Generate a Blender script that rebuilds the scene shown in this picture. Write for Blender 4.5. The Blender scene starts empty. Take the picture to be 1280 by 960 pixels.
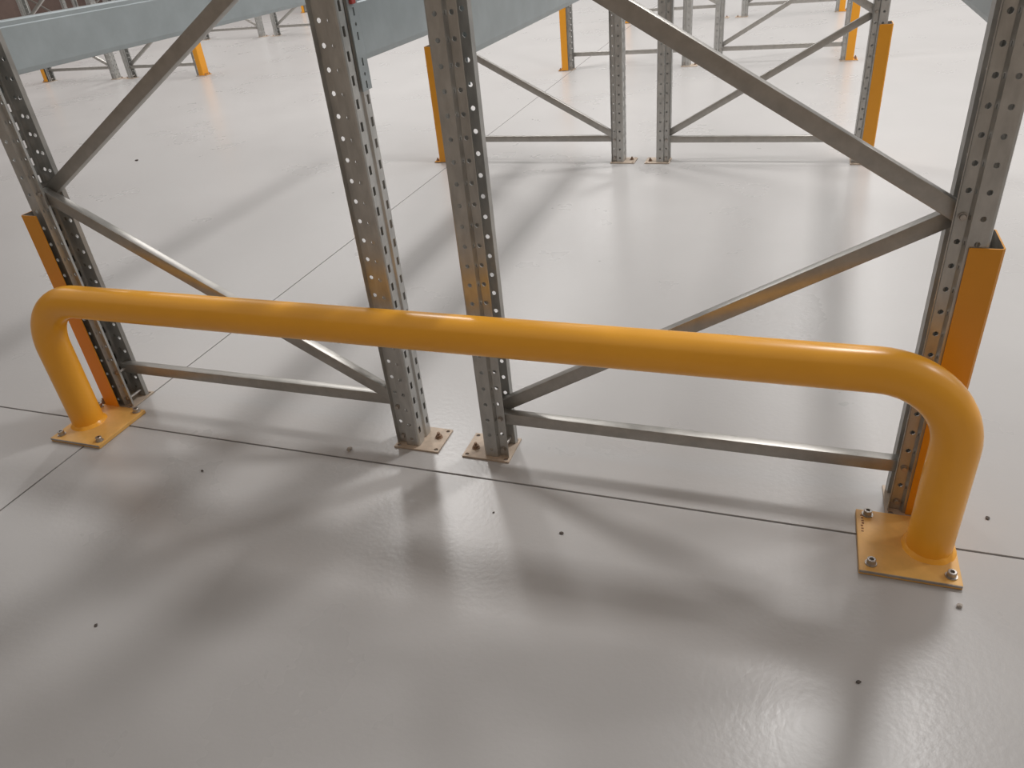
import bpy, bmesh, math, random
from mathutils import Vector, Matrix
random.seed(4)
C = bpy.context.scene.collection
scene = bpy.context.scene

# ------------------------------------------------------------------ camera
F_PX, YAW, PITCH, ROLL = 945.956, -0.385508, 0.555163, -0.106461
CAM = Vector((0.676678, -1.555657, 1.287285))
cy, sy, cp, sp = math.cos(YAW), math.sin(YAW), math.cos(PITCH), math.sin(PITCH)
fwd = Vector((sy * cp, cy * cp, -sp)); r0 = Vector((cy, -sy, 0)); u0 = r0.cross(fwd)
rgt = math.cos(ROLL) * r0 + math.sin(ROLL) * u0
up = -math.sin(ROLL) * r0 + math.cos(ROLL) * u0
cam = bpy.data.cameras.new('camera'); camo = bpy.data.objects.new('camera', cam); C.objects.link(camo)
cam.sensor_fit = 'HORIZONTAL'; cam.sensor_width = 36.0; cam.lens = F_PX / 1280 * 36
cam.clip_start = 0.05; cam.clip_end = 200
m3 = Matrix((rgt, up, -fwd)).transposed()
camo.matrix_world = Matrix.Translation(CAM) @ m3.to_4x4()
scene.camera = camo

# ------------------------------------------------------------------ world, lights, exposure
w = bpy.data.worlds.new('world'); scene.world = w; w.use_nodes = True
bg = w.node_tree.nodes['Background']
bg.inputs[0].default_value = (1.0, 0.96, 0.92, 1); bg.inputs[1].default_value = 0.42
vs = scene.view_settings
vs.view_transform = 'Standard'; vs.look = 'None'; vs.gamma = 1; vs.use_curve_mapping = False
vs.exposure = 0.0

LAMP_H = 4.6
def high_bay(x, y, power=100, big=False, col=(1.0, 0.985, 0.97)):
    l = bpy.data.lights.new('high_bay_light', 'AREA'); l.shape = 'RECTANGLE'
    l.size = 0.7 if big else 0.4; l.size_y = 3.8 if big else 0.8; l.energy = power; l.color = col; l.spread = math.radians(150)
    o = bpy.data.objects.new('high_bay_light', l); C.objects.link(o); o.location = (x, y, LAMP_H)
for lx, ys in ((-12.0, (4.7, 8.9, 13.1)), (-7.5, (2.6, 6.8, 11.0)), (-2.8, (4.7, 8.9, 13.1)), (1.5, (2.6, 6.8, 11.0)), (6.0, (2.6, 6.8, 11.0)), (10.5, (4.7, 8.9))):
    for ly in ys: high_bay(lx, ly, 22 if (lx < -7 and ly < 5) else 90, ly > 5)    # the first lamps of the left aisles are weaker

# ------------------------------------------------------------------ materials
def mat(name, col, rough=0.5, metal=0.0, var=0.0, vscale=20, bump=0.0, bscale=200, spec=0.5, rvar=0.0, coords='Object', col2=None, stretch=None):
    m = bpy.data.materials.new(name); m.use_nodes = True
    nt = m.node_tree; b = nt.nodes['Principled BSDF']
    b.inputs['Base Color'].default_value = (*col, 1); b.inputs['Roughness'].default_value = rough
    b.inputs['Metallic'].default_value = metal; b.inputs['Specular IOR Level'].default_value = spec
    tc = nt.nodes.new('ShaderNodeTexCoord'); src = tc.outputs[coords]
    if stretch:
        mp = nt.nodes.new('ShaderNodeMapping'); mp.inputs['Scale'].default_value = stretch
        nt.links.new(src, mp.inputs[0]); src = mp.outputs[0]
    if var or col2:
        n = nt.nodes.new('ShaderNodeTexNoise'); n.inputs['Scale'].default_value = vscale; n.inputs['Detail'].default_value = 5
        n.inputs['Roughness'].default_value = 0.6
        nt.links.new(src, n.inputs['Vector'])
        r = nt.nodes.new('ShaderNodeValToRGB'); r.color_ramp.elements[0].position = 0.3; r.color_ramp.elements[1].position = 0.7
        c2 = col2 if col2 else tuple(min(1, c * (1 + var)) for c in col)
        c1 = tuple(c * (1 - var) for c in col)
        r.color_ramp.elements[0].color = (*c1, 1); r.color_ramp.elements[1].color = (*c2, 1)
        nt.links.new(n.outputs[0], r.inputs[0]); nt.links.new(r.outputs[0], b.inputs['Base Color'])
        if rvar:
            mr = nt.nodes.new('ShaderNodeMapRange'); mr.inputs[3].default_value = rough - rvar; mr.inputs[4].default_value = rough + rvar
            nt.links.new(n.outputs[0], mr.inputs[0]); nt.links.new(mr.outputs[0], b.inputs['Roughness'])
    if bump:
        n2 = nt.nodes.new('ShaderNodeTexNoise'); n2.inputs['Scale'].default_value = bscale; n2.inputs['Detail'].default_value = 3
        nt.links.new(src, n2.inputs['Vector'])
        bp = nt.nodes.new('ShaderNodeBump'); bp.inputs['Strength'].default_value = bump; bp.inputs['Distance'].default_value = 0.002
        nt.links.new(n2.outputs[0], bp.inputs['Height']); nt.links.new(bp.outputs[0], b.inputs['Normal'])
    return m

M_FLOOR = mat('epoxy_floor', (0.455, 0.441, 0.432), rough=0.28, var=0.03, vscale=1.6, bump=0.19, bscale=75, rvar=0.03, spec=0.38)
M_JOINT = mat('joint_filler', (0.035, 0.03, 0.028), rough=0.9)
M_WALL = mat('brown_wall', (0.20, 0.14, 0.12), rough=0.9, var=0.2, vscale=2)
M_BOUNCE = mat('brown_bounce_wall', (0.52, 0.42, 0.33), rough=0.9, var=0.15, vscale=2)  # warm bounce colour for the added wall behind the camera
M_GALV = mat('galvanised_steel', (0.50, 0.50, 0.485), rough=0.42, metal=0.75, var=0.14, vscale=45, bump=0.05, bscale=90, rvar=0.08, stretch=(1, 1, .35))
M_BEAM = mat('beam_steel', (0.405, 0.45, 0.465), rough=0.5, metal=0.55, var=0.07, vscale=14, rvar=0.06)
M_BRACE = mat('brace_steel', (0.42, 0.405, 0.38), rough=0.42, metal=0.75, var=0.12, vscale=30, rvar=0.08)
M_YEL = mat('yellow_paint', (0.97, 0.45, 0.036), rough=0.29, var=0.04, vscale=6, bump=0.03, bscale=60)
M_YPLATE = mat('yellow_plate_paint', (0.74, 0.42, 0.12), rough=0.4, var=0.10, vscale=18, bump=0.05, bscale=60)
M_GUARD = mat('guard_paint', (0.76, 0.32, 0.016), rough=0.35, var=0.03, vscale=8)
M_FOOT = mat('foot_plate', (0.52, 0.42, 0.33), rough=0.6, metal=0.1, var=0.18, vscale=28)
M_BOLT = mat('zinc_bolt', (0.46, 0.43, 0.40), rough=0.4, metal=0.8, var=0.2, vscale=80)
M_RUST = mat('rusty_bolt', (0.30, 0.20, 0.14), rough=0.7, metal=0.3, var=0.3, vscale=120)
M_EDGE = mat('worn_steel_edge', (0.40, 0.37, 0.34), rough=0.5, metal=0.5, var=0.2, vscale=40)
M_RED = mat('red_plastic', (0.42, 0.06, 0.05), rough=0.45, var=0.05, vscale=10)
M_INK = mat('brown_ink', (0.25, 0.10, 0.04), rough=0.8)
M_GRIT = mat('grit', (0.42, 0.38, 0.34), rough=0.9, var=0.2, vscale=60)
M_CHIP = mat('dark_chip', (0.10, 0.085, 0.075), rough=0.9, var=0.2, vscale=60)

# ------------------------------------------------------------------ helpers
def link(name, me, m, parent=None, loc=(0, 0, 0)):
    o = bpy.data.objects.new(name, me); C.objects.link(o)
    if m and not me.materials: me.materials.append(m)
    o.location = loc
    if parent: o.parent = parent
    return o
def thing(name, label, cat, loc=(0, 0, 0), rz=0, group=None):
    o = bpy.data.objects.new(name, None); C.objects.link(o); o.empty_display_size = .1
    o.location = loc; o.rotation_euler = (0, 0, rz); tag(o, label, cat, group); return o
def tag(o, label, cat, group=None):
    o['label'] = label; o['category'] = cat
    if group: o['group'] = group
    return o
def dup(root, loc, label, rz=None, drop=()):
    r = root.copy(); C.objects.link(r); r.location = loc; r['label'] = label
    if rz is not None: r.rotation_euler = (0, 0, rz)
    for ch in list(root.children):
        c = ch.copy(); C.objects.link(c); c.parent = r
        for g in ch.children:
            d = g.copy(); C.objects.link(d); d.parent = c
    return r
def mesh_from(name, verts, faces, merge=1e-5, smooth=False):
    bm = bmesh.new(); vs_ = [bm.verts.new(v) for v in verts]
    for f in faces:
        try: bm.faces.new([vs_[i] for i in f])
        except ValueError: pass
    if merge: bmesh.ops.remove_doubles(bm, verts=bm.verts, dist=merge)
    bmesh.ops.recalc_face_normals(bm, faces=bm.faces)
    me = bpy.data.meshes.new(name); bm.to_mesh(me); bm.free()
    if smooth:
        for p in me.polygons: p.use_smooth = True
    return me
def bm_mesh(name, bm, smooth_angle=None):
    bmesh.ops.recalc_face_normals(bm, faces=bm.faces)
    if smooth_angle is not None:
        for f in bm.faces: f.smooth = True
        for e in bm.edges:
            if len(e.link_faces) == 2 and e.calc_face_angle(0) > smooth_angle: e.smooth = False
    me = bpy.data.meshes.new(name); bm.to_mesh(me); bm.free(); return me
def box(bm, x0, x1, y0, y1, z0, z1, bev=0.0, mtx=None):
    r = bmesh.ops.create_cube(bm, size=1); vs_ = r['verts']
    bmesh.ops.scale(bm, verts=vs_, vec=(x1 - x0, y1 - y0, z1 - z0))
    bmesh.ops.translate(bm, verts=vs_, vec=((x0 + x1) / 2, (y0 + y1) / 2, (z0 + z1) / 2))
    if bev:
        es = list({e for v in vs_ for e in v.link_edges})
        g = bmesh.ops.bevel(bm, geom=es, offset=bev, segments=2, affect='EDGES', profile=0.5)
        vs_ = list({v for f in g['faces'] for v in f.verts} | {v for v in vs_ if v.is_valid})
    if mtx: bmesh.ops.transform(bm, matrix=mtx, verts=vs_)
def cyl(bm, r, z0, z1, x=0, y=0, seg=16, r2=None, mtx=None):
    g = bmesh.ops.create_cone(bm, cap_ends=True, segments=seg, radius1=r, radius2=r if r2 is None else r2, depth=z1 - z0)
    bmesh.ops.translate(bm, verts=g['verts'], vec=(x, y, (z0 + z1) / 2))
    if mtx: bmesh.ops.transform(bm, matrix=mtx, verts=g['verts'])
# a strip cell with a real hole: origin o, in-plane axes a (across) and b (along)
def hole_cell(V, F, o, a, b, w_, b0, b1, cu, shape):
    m_, bm_ = cu, (b0 + b1) / 2
    bd = [(0, b0), (m_, b0), (w_, b0), (w_, bm_), (w_, b1), (m_, b1), (0, b1), (0, bm_)]
    hs = []
    for k in range(8):
        an = math.radians(-135 + 45 * k)
        if shape[0] == 'round': hs.append((cu + shape[1] * math.cos(an), bm_ + shape[1] * math.sin(an)))
        else:
            sx = [-1, 0, 1, 1, 1, 0, -1, -1][k]; sz = [-1, -1, -1, 0, 1, 1, 1, 0][k]
            hs.append((cu + sx * shape[1] / 2, bm_ + sz * shape[2] / 2))
    n = len(V)
    for (u, v) in bd + hs: V.append(o + a * u + b * v)
    for k in range(8):
        j = (k + 1) % 8; F.append((n + k, n + j, n + 8 + j, n + 8 + k))
def plain_cell(V, F, o, a, b, w_, b0, b1, split=True):
    zs = [b0, (b0 + b1) / 2, b1] if split else [b0, b1]
    for p, q in zip(zs, zs[1:]):
        n = len(V)
        for (u, v) in ((0, p), (w_, p), (w_, q), (0, q)): V.append(o + a * u + b * v)
        F.append((n, n + 1, n + 2, n + 3))

# ------------------------------------------------------------------ floor, left wall, added bounce wall
JX, JY = -1.317, -0.1035          # the two saw-cut joints
JW = 0.0029
bm = bmesh.new(); box(bm, -17, 14, -3, 26, -0.16, -0.012)
floor = link('floor', bm_mesh('floor', bm), M_JOINT); floor['kind'] = 'structure'
def slab(x0, x1, y0, y1):
    bm = bmesh.new(); box(bm, x0, x1, y0, y1, -0.012, 0.0, bev=0.0008)
    link('slab', bm_mesh('slab', bm), M_FLOOR, floor)
slab(-17, JX - JW, -3, JY - JW); slab(JX + JW, 14, -3, JY - JW)
slab(-17, JX - JW, JY + JW, 26); slab(JX + JW, 14, JY + JW, 26)
bm = bmesh.new(); box(bm, -17.3, -17.0, -3, 26, -0.16, 7)
wl = link('wall_left', bm_mesh('wall_left', bm), M_WALL); wl['kind'] = 'structure'
bm = bmesh.new(); box(bm, -17.3, 14, -3.3, -3.0, -0.16, 3.4)  # unseen wall added behind the camera: dims near floor, warms steel fronts
wb = link('added_bounce_wall', bm_mesh('added_bounce_wall', bm), M_BOUNCE); wb['kind'] = 'structure'

# ------------------------------------------------------------------ perforated upright (web faces +x, origin at rear hole line)
PITCH_Z = 0.05
def upright_mesh(top=3.0, cells=28):
    R = ('round', 0.0056)
    S = ('rect', 0.0105, 0.021)
    half = [(-0.0160, -0.0390, None), (-0.0120, -0.0290, R), (0.0090, -0.0290, ('rect', 0.003, 0.009)), (0.0145, -0.0410, R),
            (0.0485, -0.0410, None), (0.0527, -0.0392, None), (0.0545, -0.0350, S), (0.0545, -0.0090, None), (0.0495, -0.0045, None)]
    pts = [(x, y) for x, y, _ in half] + [(x, -y) for x, y, _ in reversed(half)]
    segs = [s for _, _, s in half] + [s for _, _, s in reversed(half[:-1])]
    Z = Vector((0, 0, 1)); V = []; F = []
    zb = 0.0055
    for (p, q, s) in zip(pts, pts[1:], segs):
        o = Vector((p[0], p[1], 0)); d = Vector((q[0] - p[0], q[1] - p[1], 0)); L = d.length; a = d / L
        if s == S:
            cu = abs(0.025 - abs(p[1])) if abs(p[1]) > 0.025 else 0.016
            cu = 0.010 if p[1] < 0 else L - 0.010
            plain_cell(V, F, o, a, Z, L, zb, 0.028, False)
            for k in range(cells - 1): hole_cell(V, F, o, a, Z, L, 0.028 + k * .05, 0.078 + k * .05, cu, S)
            e = 0.028 + (cells - 1) * .05
            plain_cell(V, F, o, a, Z, L, e, top, False)
        elif s:
            if s == R and abs(p[1]) > 0.035 or (s == R and abs(q[1]) > 0.035 and abs(p[1]) > 0.035):
                cu = abs(0.0325 - p[0])
            elif s == R: cu = min(abs(p[0]), L - 1e-4) if p[1] < 0 else L - abs(q[0])
            else: cu = L / 2
            for k in range(cells):
                z0 = max(zb, 0.003 + k * .05); z1 = 0.053 + k * .05
                if k == 0: hole_cell(V, F, o, a, Z, L, zb, z1 - (zb - 0.003) , cu, s); plain_cell(V, F, o, a, Z, L, z1 - (zb - 0.003), z1, False)
                else: hole_cell(V, F, o, a, Z, L, z0, z1, cu, s)
            plain_cell(V, F, o, a, Z, L, 0.003 + cells * .05, top, False)
        else:
            plain_cell(V, F, o, a, Z, L, zb, 0.053)
            for k in range(1, cells): plain_cell(V, F, o, a, Z, L, 0.003 + k * .05, 0.053 + k * .05)
            plain_cell(V, F, o, a, Z, L, 0.003 + cells * .05, top, False)
    return mesh_from('upright', V, F, 4e-5)
UP = upright_mesh(); UP.materials.append(M_GALV)
def add_upright(parent, x, rz):
    o = link('upright', UP, None, parent, (x, 0, 0)); o.rotation_euler = (0, 0, rz)
    md = o.modifiers.new('thickness', 'SOLIDIFY'); md.thickness = 0.0018; md.offset = -1
    return o

def foot_mesh():
    V = []; F = []; xs = [-0.022, 0.002, 0.096, 0.118]; ys = [-0.056, -0.034, 0.034, 0.056]
    X = Vector((1, 0, 0)); Y = Vector((0, 1, 0))
    for i in range(3):
        for j in range(3):
            o = Vector((xs[i], 0, 0.005)); wd = xs[i + 1] - xs[i]
            if i != 1 and j != 1: hole_cell(V, F, o, X, Y, wd, ys[j], ys[j + 1], wd / 2, ('round', 0.0062))
            else: plain_cell(V, F, o, X, Y, wd, ys[j], ys[j + 1], False)
    return mesh_from('foot', V, F)
FOOT = foot_mesh(); FOOT.materials.append(M_FOOT)
def hex_bolt_mesh(r=0.009, h=0.008, stud=0.0):
    bm = bmesh.new(); cyl(bm, r * 1.35, 0, 0.002, seg=16); cyl(bm, r, 0.002, h, seg=6)
    if stud: cyl(bm, r * .5, h, h + stud, seg=10)
    return bm_mesh('anchor_bolt', bm, math.radians(30))
ANCH = hex_bolt_mesh(0.0085, 0.009, 0.008); ANCH.materials.append(M_RUST)
def round_bolt_mesh():
    bm = bmesh.new(); mt = Matrix.Rotation(math.pi / 2, 4, 'X')
    cyl(bm, 0.0085, 0, 0.002, seg=14, mtx=mt); cyl(bm, 0.0066, 0.002, 0.0065, seg=14, r2=0.0052, mtx=mt)
    cyl(bm, 0.0045, -0.058, 0, seg=8, mtx=mt)                       # shank across the post
    cyl(bm, 0.0066, -0.064, -0.058, seg=6, mtx=mt)
    return bm_mesh('bolt', bm, math.radians(35))
RB = round_bolt_mesh(); RB.materials.append(M_BOLT)
def add_foot(parent, x, rz):
    o = link('base_plate', FOOT, None, parent, (x, 0, 0)); o.rotation_euler = (0, 0, rz)
    md = o.modifiers.new('thickness', 'SOLIDIFY'); md.thickness = 0.0045; md.offset = -1
    link('anchor_bolt', ANCH, None, o, (0.092, 0.012, 0.005))
    return o
def brace_mesh(x0, z0, x1, z1, front, e0, e1):
    bm = bmesh.new(); d = Vector((x1 - x0, 0, z1 - z0)); L = d.length
    yy = (-0.0265, -0.0010) if front else (0.0010, 0.0265)
    an = math.atan2(d.z, d.x)
    box(bm, -e0, L + e1, yy[0], yy[1], -0.017, 0.017, bev=0.002, mtx=Matrix.Translation((x0, 0, z0)) @ Matrix.Rotation(-an, 4, 'Y'))
    return bm_mesh('brace', bm, math.radians(40))
Z0 = 0.028
def make_frame(W, label, loc, rz):
    """end frame: bolt lines at x=0 (web facing -x) and x=W (web facing +x), local y=0 on the post centre line"""
    t = thing('rack_frame', label, 'rack frame', loc, rz, 'galvanised rack frames')
    add_upright(t, 0, math.pi); add_upright(t, W, 0)
    add_foot(t, 0, math.pi); add_foot(t, W, 0)
    zi = lambda k: Z0 + k * .05
    link('horizontal_brace', brace_mesh(0, zi(2), W, zi(2), True, 0.012, 0.012), M_BRACE, t)
    link('diagonal_brace', brace_mesh(0, zi(2) + .022, W, zi(14) - .008, False, 0.006, 0.012), M_BRACE, t)
    link('diagonal_brace', brace_mesh(W, zi(14), 0, zi(26), True, 0.014, 0.012), M_BRACE, t)
    link('diagonal_brace', brace_mesh(0, zi(26), W, zi(38), False, 0.012, 0.012), M_BRACE, t)
    for x, k in ((0, 0), (0, 2), (W, 0), (W, 2), (W, 14), (0, 26)):
        link('bolt', RB, None, t, (x, -0.0295, zi(k)))
    if rz:                                     # turned frame: bolt heads are on the side seen from the front
        for c in t.children:
            if c.name.startswith('bolt'): c.location.y = 0.0295; c.rotation_euler = (0, 0, math.pi)
    return t
YC = 0.029
XR2 = 0.989; XL2 = -0.3106; XL1 = -1.336
ROWS = [0.0, 2.79, 5.66, 8.58]
LSHIFT = [0, 0.016, 0.006, 0]
WR = XR2; WL = XL2 - XL1
right = make_frame(WR, 'galvanised rack end frame right of the gap behind the yellow rail, nearest the camera', (0, YC, 0), 0)
left = make_frame(WL, 'galvanised rack end frame left of the gap behind the yellow rail, nearest the camera', (XL2, YC, 0), math.pi)
nm = ['', 'second', 'third', 'fourth']
for i in (1, 2, 3):
    dup(right, (0, ROWS[i] + YC, 0), f'galvanised rack frame right of the central gap, {nm[i]} row back')
    dup(left, (XL2 + LSHIFT[i], ROWS[i] + YC, 0), f'galvanised rack frame left of the central gap, {nm[i]} row back')
# racks across the aisle on the left
FAR = {}
def far_pair(x_l2, x_r1, y, where, rr=True):
    a = dup(left, (x_l2, y, 0), f'left galvanised rack frame {where}')
    b = dup(right, (x_r1, y, 0), f'right galvanised rack frame {where}')
    return a, b
far_pair(-7.22, -6.93, 6.14, 'across the left aisle, feet showing below the long beam')
far_pair(-7.29, -6.97, 9.30, 'second row back in the rack across the left aisle')
dup(left, (-8.46 + WL, 12.5, 0), 'galvanised rack frame far back, behind the top of the slotted centre post')
far_pair(-14.28, -13.93, 12.3, 'above the left end of the beam, by the brown wall')
far_pair(-14.28, -13.93, 15.3, 'farthest back by the brown wall, over the beam top')

# ------------------------------------------------------------------ beams
BZ0, BZ1 = 1.032, 1.165
def beam_mesh(L):
    # box beam, visible face at x=0 .. -0.05, with pressed steps near its top and bottom
    prof = [(-0.006, 0.0), (-0.0035, 0.002), (0.0, 0.013), (0.0, 0.117), (-0.002, 0.1195), (-0.002, 0.130), (-0.005, 0.133),
            (-0.045, 0.133), (-0.048, 0.130), (-0.048, 0.1195), (-0.05, 0.117), (-0.05, 0.013), (-0.0465, 0.002), (-0.044, 0.0)]
    n = len(prof); V = [(x, 0, z) for x, z in prof] + [(x, L, z) for x, z in prof]
    F = [(i, (i + 1) % n, n + (i + 1) % n, n + i) for i in range(n)] + [tuple(range(n)), tuple(range(2 * n - 1, n - 1, -1))]
    return mesh_from('beam', V, F)
def connector_mesh(sgn):
    """angle connector: leg on the web face (slots) and leg the beam is welded to; +y is toward the beam"""
    V = []; F = []; Y = Vector((0, 1, 0)); Z = Vector((0, 0, 1))
    zs = [(-.058, -.034, 's'), (-.034, -.013, 'd'), (-.013, .017, 's'), (.017, .043, None), (.043, .067, 's'), (.067, .091, 'd'), (.091, .117, 's'), (.117, .16, None)]
    for z0, z1, k in zs:
        o = Vector((0, 0, 0))
        if k == 's': hole_cell(V, F, o, Y, Z, 0.042, z0, z1, 0.021, ('rect', 0.006, 0.016))
        elif k == 'd': hole_cell(V, F, o, Y, Z, 0.042, z0, z1, 0.021, ('round', 0.004))
        else: plain_cell(V, F, o, Y, Z, 0.042, z0, z1, False)
    n = len(V)
    for p in ((0, .042, -.058), (-.052, .042, -.058), (-.052, .042, .16), (0, .042, .16)): V.append(Vector(p))
    F.append((n, n + 1, n + 2, n + 3))
    return mesh_from('connector', V, F)
CONN = connector_mesh(1); CONN.materials.append(M_BEAM)
GAP0 = 0.072
def make_beam(web_x, face_sign, y0, y1, label, clip=False):
    """face_sign +1: web faces +x. Beam spans between the rows; its +x face is flush with the web."""
    t = thing('rack_beam', label, 'rack beam', (web_x, y0 + GAP0, BZ0), 0, 'galvanised pallet beams')
    L = (y1 - 0.014) - (y0 + GAP0)
    xs = -0.004 if face_sign > 0 else 0.054
    link('beam', beam_mesh(L), M_BEAM, t, (xs, 0, 0))
    for far in (0, 1):
        o = link('beam_connector', CONN, None, t)
        if face_sign > 0: o.location = (0.0035, -0.042, 0) if not far else (0.0035, L + 0.042, 0)
        else: o.location = (-0.0035, -0.042, 0) if not far else (-0.0035, L + 0.042, 0)
        o.scale = (1 if face_sign > 0 else -1, -1 if far else 1, 1)
        md = o.modifiers.new('thickness', 'SOLIDIFY'); md.thickness = 0.003; md.offset = 0
    if clip:
        bm = bmesh.new(); box(bm, 0.003, 0.012, -0.034, -0.016, 0.119, 0.135, bev=0.002)
        c = link('safety_clip', bm_mesh('safety_clip', bm), M_RED, t); c['label'] = 'small red plastic safety clip'
    return t
make_beam(XL1 - 0.0545, -1, 0, ROWS[1], 'long blue-grey pallet beam crossing the upper left, from the leftmost post')
make_beam(XL2 + 0.0545, 1, 0, ROWS[1], 'blue-grey pallet beam with slotted connector and red clip, left of central gap', True)
make_beam(-0.0545, -1, 0, ROWS[1], 'blue-grey pallet beam emerging right of the second centre post')
make_beam(XR2 + 0.0545, 1, 0, ROWS[1], 'grey pallet beam whose corner shows at top right beside the rightmost post')

# ------------------------------------------------------------------ yellow post guards
def guard_mesh(h=0.672):
    # U channel around the web (local: web faces +x, y=0 is post centre)
    o, t = 0.0265, 0.003
    xo = 0.0545 + o; xi = 0.020
    y0, y1 = -0.0455, 0.060
    prof = [(xi, y0), (xo - .005, y0), (xo, y0 + .005), (xo, y1 - .005), (xo - .005, y1), (xi, y1)]
    inn = [(xi, y0 + t), (xo - .006, y0 + t), (xo - t, y0 + .006), (xo - t, y1 - .006), (xo - .006, y1 - t), (xi, y1 - t)]
    ring = prof + inn[::-1]; n = len(ring)
    V = [(x, y, 0.006) for x, y in ring] + [(x, y, h) for x, y in ring]
    F = [(i, (i + 1) % n, n + (i + 1) % n, n + i) for i in range(n)]
    m_ = len(prof); ncap = len(F)
    for zo in (0, n):
        for i in range(m_ - 1): F.append((zo + i, zo + i + 1, zo + n - 2 - i, zo + n - 1 - i))
    me = mesh_from('guard', V, F)
    me.materials.append(M_GUARD); me.materials.append(M_EDGE)
    for p in me.polygons:                       # bare galvanised inside faces
        c = p.center
        if abs(p.normal.z) < .5 and ((p.normal.x < -.5 and c.x > .06) or (abs(p.normal.y) > .5 and p.normal.y * (c.y - .007) < 0)): p.material_index = 1
    return me
GM = guard_mesh()
bm = bmesh.new(); box(bm, 0.0545 + 0.018, 0.112, -0.046, 0.062, 0.0, 0.005, bev=0.001)
GF = bm_mesh('guard_foot', bm); GF.materials.append(M_GUARD)
# the post's own base plate reaches 0.118 outwards: the guard foot sits on top of it
def make_guard(x, y, rz, label):
    t = thing('post_guard', label, 'post guard', (x, y, 0), rz, 'yellow post guards')
    link('guard_channel', GM, None, t)
    f = link('guard_foot', GF, None, t, (0, 0, 0.0052))
    for yy in (-0.03, 0.045): link('anchor_bolt', ANCH, None, f, (0.098, yy, 0.005))
    return t
g0 = make_guard(XR2, YC, 0, 'orange-yellow steel post guard around the rightmost near post, behind the rail')
dup(g0, (XL1, YC, 0), 'orange-yellow steel post guard behind the left leg of the rail', math.pi)
for i in (1, 2, 3):
    dup(g0, (XR2, ROWS[i] + YC, 0), f'yellow post guard on the right outer post, {nm[i]} row back', 0)
    dup(g0, (XL1 + LSHIFT[i], ROWS[i] + YC, 0), f'yellow post guard on the left outer post, {nm[i]} row back', math.pi)
dup(g0, (-6.93 + WR, 6.14, 0), 'bright yellow post guard across the left aisle, below the brace', 0)
dup(g0, (-7.22 - WL, 6.14, 0), 'yellow post guard across the left aisle, leftmost foot below the beam', math.pi)
dup(g0, (-8.46, 12.5, 0), 'yellow post guard peeping out left of the slotted centre post at the top', math.pi)
dup(g0, (-14.28 - WL, 12.3, 0), 'yellow post guard at the top left corner by the brown wall', math.pi)

# ------------------------------------------------------------------ yellow barrier rail
BX0, BX1, BY, BZ, BR, BEND = -1.392, 1.046, -0.126, 0.455, 0.047, 0.17
bar = thing('guard_rail', 'big yellow tubular hoop rail bolted to the floor in front of the racks', 'guard rail', (0, BY, 0))
path = [Vector((BX0, 0, 0.011))] + [Vector((BX0, 0, z)) for z in (0.1, 0.2)]
for k in range(17):
    a = math.pi - k / 16 * math.pi / 2
    path.append(Vector((BX0 + BEND + BEND * math.cos(a), 0, BZ - BEND + BEND * math.sin(a))))
for k in range(1, 12): path.append(Vector((BX0 + BEND + (BX1 - BX0 - 2 * BEND) * k / 12, 0, BZ)))
for k in range(17):
    a = math.pi / 2 - k / 16 * math.pi / 2
    path.append(Vector((BX1 - BEND + BEND * math.cos(a), 0, BZ - BEND + BEND * math.sin(a))))
path += [Vector((BX1, 0, z)) for z in (0.2, 0.1)] + [Vector((BX1, 0, 0.011))]
V = []; F = []; NS = 32
for i, p in enumerate(path):
    t_ = (path[min(i + 1, len(path) - 1)] - path[max(i - 1, 0)]).normalized()
    nrm = Vector((-t_.z, 0, t_.x)); b_ = Vector((0, 1, 0))
    for k in range(NS):
        a = 2 * math.pi * k / NS; V.append(p + BR * (math.cos(a) * nrm + math.sin(a) * b_))
for i in range(len(path) - 1):
    for k in range(NS):
        j = (k + 1) % NS; F.append((i * NS + k, i * NS + j, (i + 1) * NS + j, (i + 1) * NS + k))
link('rail_tube', mesh_from('rail_tube', V, F, 0, True), M_YEL, bar)
def weld_mesh():
    V = []; F = []; n = 40; rnd = random.Random(2)
    prof = [(0.0, 0.010), (0.003, 0.0075), (0.0065, 0.003), (0.009, 0.0)]
    for k in range(n):
        a = 2 * math.pi * k / n; j_ = 1 + 0.15 * rnd.uniform(-1, 1)
        for (dr, z) in prof: V.append(((BR - 0.001 + dr * j_) * math.cos(a), (BR - 0.001 + dr * j_) * math.sin(a), z * j_))
    for k in range(n):
        for i in range(3):
            k2 = (k + 1) % n; F.append((k * 4 + i, k2 * 4 + i, k2 * 4 + i + 1, k * 4 + i + 1))
    return mesh_from('weld_bead', V, F, 0, True)
WELD = weld_mesh(); WELD.materials.append(M_YEL)
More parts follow.
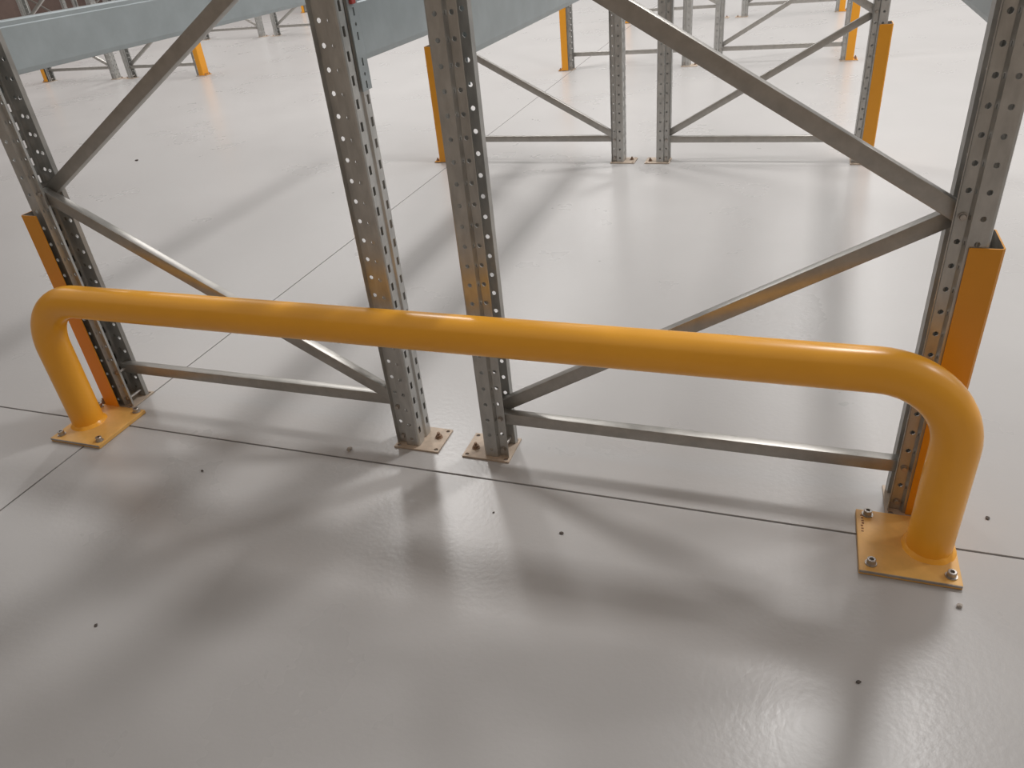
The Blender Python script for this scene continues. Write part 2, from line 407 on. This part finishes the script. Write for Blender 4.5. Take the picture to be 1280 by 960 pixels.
def cap_screw_mesh():
    bm = bmesh.new(); cyl(bm, 0.0125, 0, 0.002, seg=20)
    n = 18; r, ri, h = 0.0092, 0.0052, 0.014
    o = [bm.verts.new((r * math.cos(2 * math.pi * k / n), r * math.sin(2 * math.pi * k / n), 0.002)) for k in range(n)]
    o1 = [bm.verts.new((r * math.cos(2 * math.pi * k / n), r * math.sin(2 * math.pi * k / n), h - .001)) for k in range(n)]
    o2 = [bm.verts.new(((r - .001) * math.cos(2 * math.pi * k / n), (r - .001) * math.sin(2 * math.pi * k / n), h)) for k in range(n)]
    def hexr(k):
        an = (2 * math.pi * k / n) % (math.pi / 3) - math.pi / 6
        return ri * math.cos(math.pi / 6) / math.cos(an)
    i1 = [bm.verts.new((hexr(k) * math.cos(2 * math.pi * k / n), hexr(k) * math.sin(2 * math.pi * k / n), h)) for k in range(n)]
    i2 = [bm.verts.new((hexr(k) * math.cos(2 * math.pi * k / n), hexr(k) * math.sin(2 * math.pi * k / n), h - .007)) for k in range(n)]
    for k in range(n):
        j = (k + 1) % n
        for a, b in ((o, o1), (o1, o2), (o2, i1), (i1, i2)): bm.faces.new((a[k], a[j], b[j], b[k]))
    bm.faces.new(i2)
    return bm_mesh('anchor_bolt', bm, math.radians(35))
CAP = cap_screw_mesh(); CAP.materials.append(M_BOLT)
def barrier_plate(x0, x1, legx):
    bm = bmesh.new(); box(bm, x0, x1, -0.104, 0.0975, 0.0005, 0.0125, bev=0.0012)
    pl = link('base_plate', bm_mesh('base_plate', bm), M_YPLATE, bar)
    link('weld_bead', WELD, None, pl, (legx, 0, 0.0125))
    for x in (x0 + 0.024, x1 - 0.02):
        for y in (-0.08, 0.082): link('anchor_bolt', CAP, None, pl, (x, y, 0.0125))
    # worn bare strip along the front edge
    bm = bmesh.new(); box(bm, x0 + .001, x1 - .001, -0.1050, -0.1035, 0.0062, 0.0119)
    e = link('worn_edge', bm_mesh('worn_edge', bm), M_EDGE, pl); e['label'] = 'worn bare steel strip along the plate front'
    return pl
barrier_plate(-1.449, -1.249, BX0)
rp = barrier_plate(0.902, 1.102, BX1)
# faint stamped scribble along the inner edge of the right plate (illegible in the photo)
bm = bmesh.new()
for k in range(7):
    y = 0.02 + k * 0.009; o_ = random.uniform(-.0015, .0015)
    box(bm, 0.9115 + o_, 0.9165 + o_, y, y + 0.0035 + random.uniform(0, .003), 0.0125, 0.0128)
st = link('stamped_mark', bm_mesh('stamped_mark', bm), M_INK, rp); st['label'] = 'faint brown stamped mark'

# ------------------------------------------------------------------ grit on the floor
def crumb(x, y, r, m, name, label, cat, flat=0.6, seed=0):
    rnd = random.Random(seed); bm = bmesh.new(); bmesh.ops.create_icosphere(bm, subdivisions=2, radius=r)
    for v in bm.verts: v.co *= 1 + rnd.uniform(-.18, .18)
    bmesh.ops.scale(bm, verts=bm.verts, vec=(1, rnd.uniform(.6, .9), flat))
    zmin = min(v.co.z for v in bm.verts)
    for v in bm.verts: v.co.z -= zmin
    bmesh.ops.rotate(bm, verts=bm.verts, matrix=Matrix.Rotation(rnd.uniform(0, 3), 3, 'Z'))
    o = link(name, bm_mesh(name, bm), m, None, (x, y, 0.0)); tag(o, label, cat, 'grit on the floor'); return o
def fl(u, v):
    d = rgt * ((u - 640) / F_PX) + up * ((480 - v) / F_PX) + fwd
    t = -CAM.z / d.z; p = CAM + d * t; return p.x, p.y
CR = [((1199, 759), .006, M_GRIT, 'pebble', 'small grey-brown pebble on floor in front of the right base plate', .7),
      ((437, 563), .009, M_GRIT, 'pebble', 'pale pebble on the floor joint left of the centre posts', .6),
      ((702, 667), .006, M_CHIP, 'paint_chip', 'dark flake lying on floor right of centre, below the rail', .3),
      ((617, 641), .003, M_CHIP, 'paint_chip', 'tiny dark speck on floor below the centre posts', .5),
      ((1234, 648), .006, M_CHIP, 'paint_chip', 'dark flake on floor right of the rail leg', .3),
      ((1073, 853), .005, M_CHIP, 'paint_chip', 'brown flake lying on floor at lower right', .3),
      ((253, 589), .004, M_CHIP, 'paint_chip', 'dark speck on floor right of the left base plate', .5),
      ((120, 782), .005, M_CHIP, 'paint_chip', 'brown flake lying on floor at lower left', .3),
      ((171, 201), .012, M_CHIP, 'paint_chip', 'dark speck on bright floor below the left brace', .4)]
for i, (uv, r, m, n_, lab, fl_) in enumerate(CR):
    x, y = fl(*uv); crumb(x, y, r, m, n_, lab, 'debris', fl_, i)
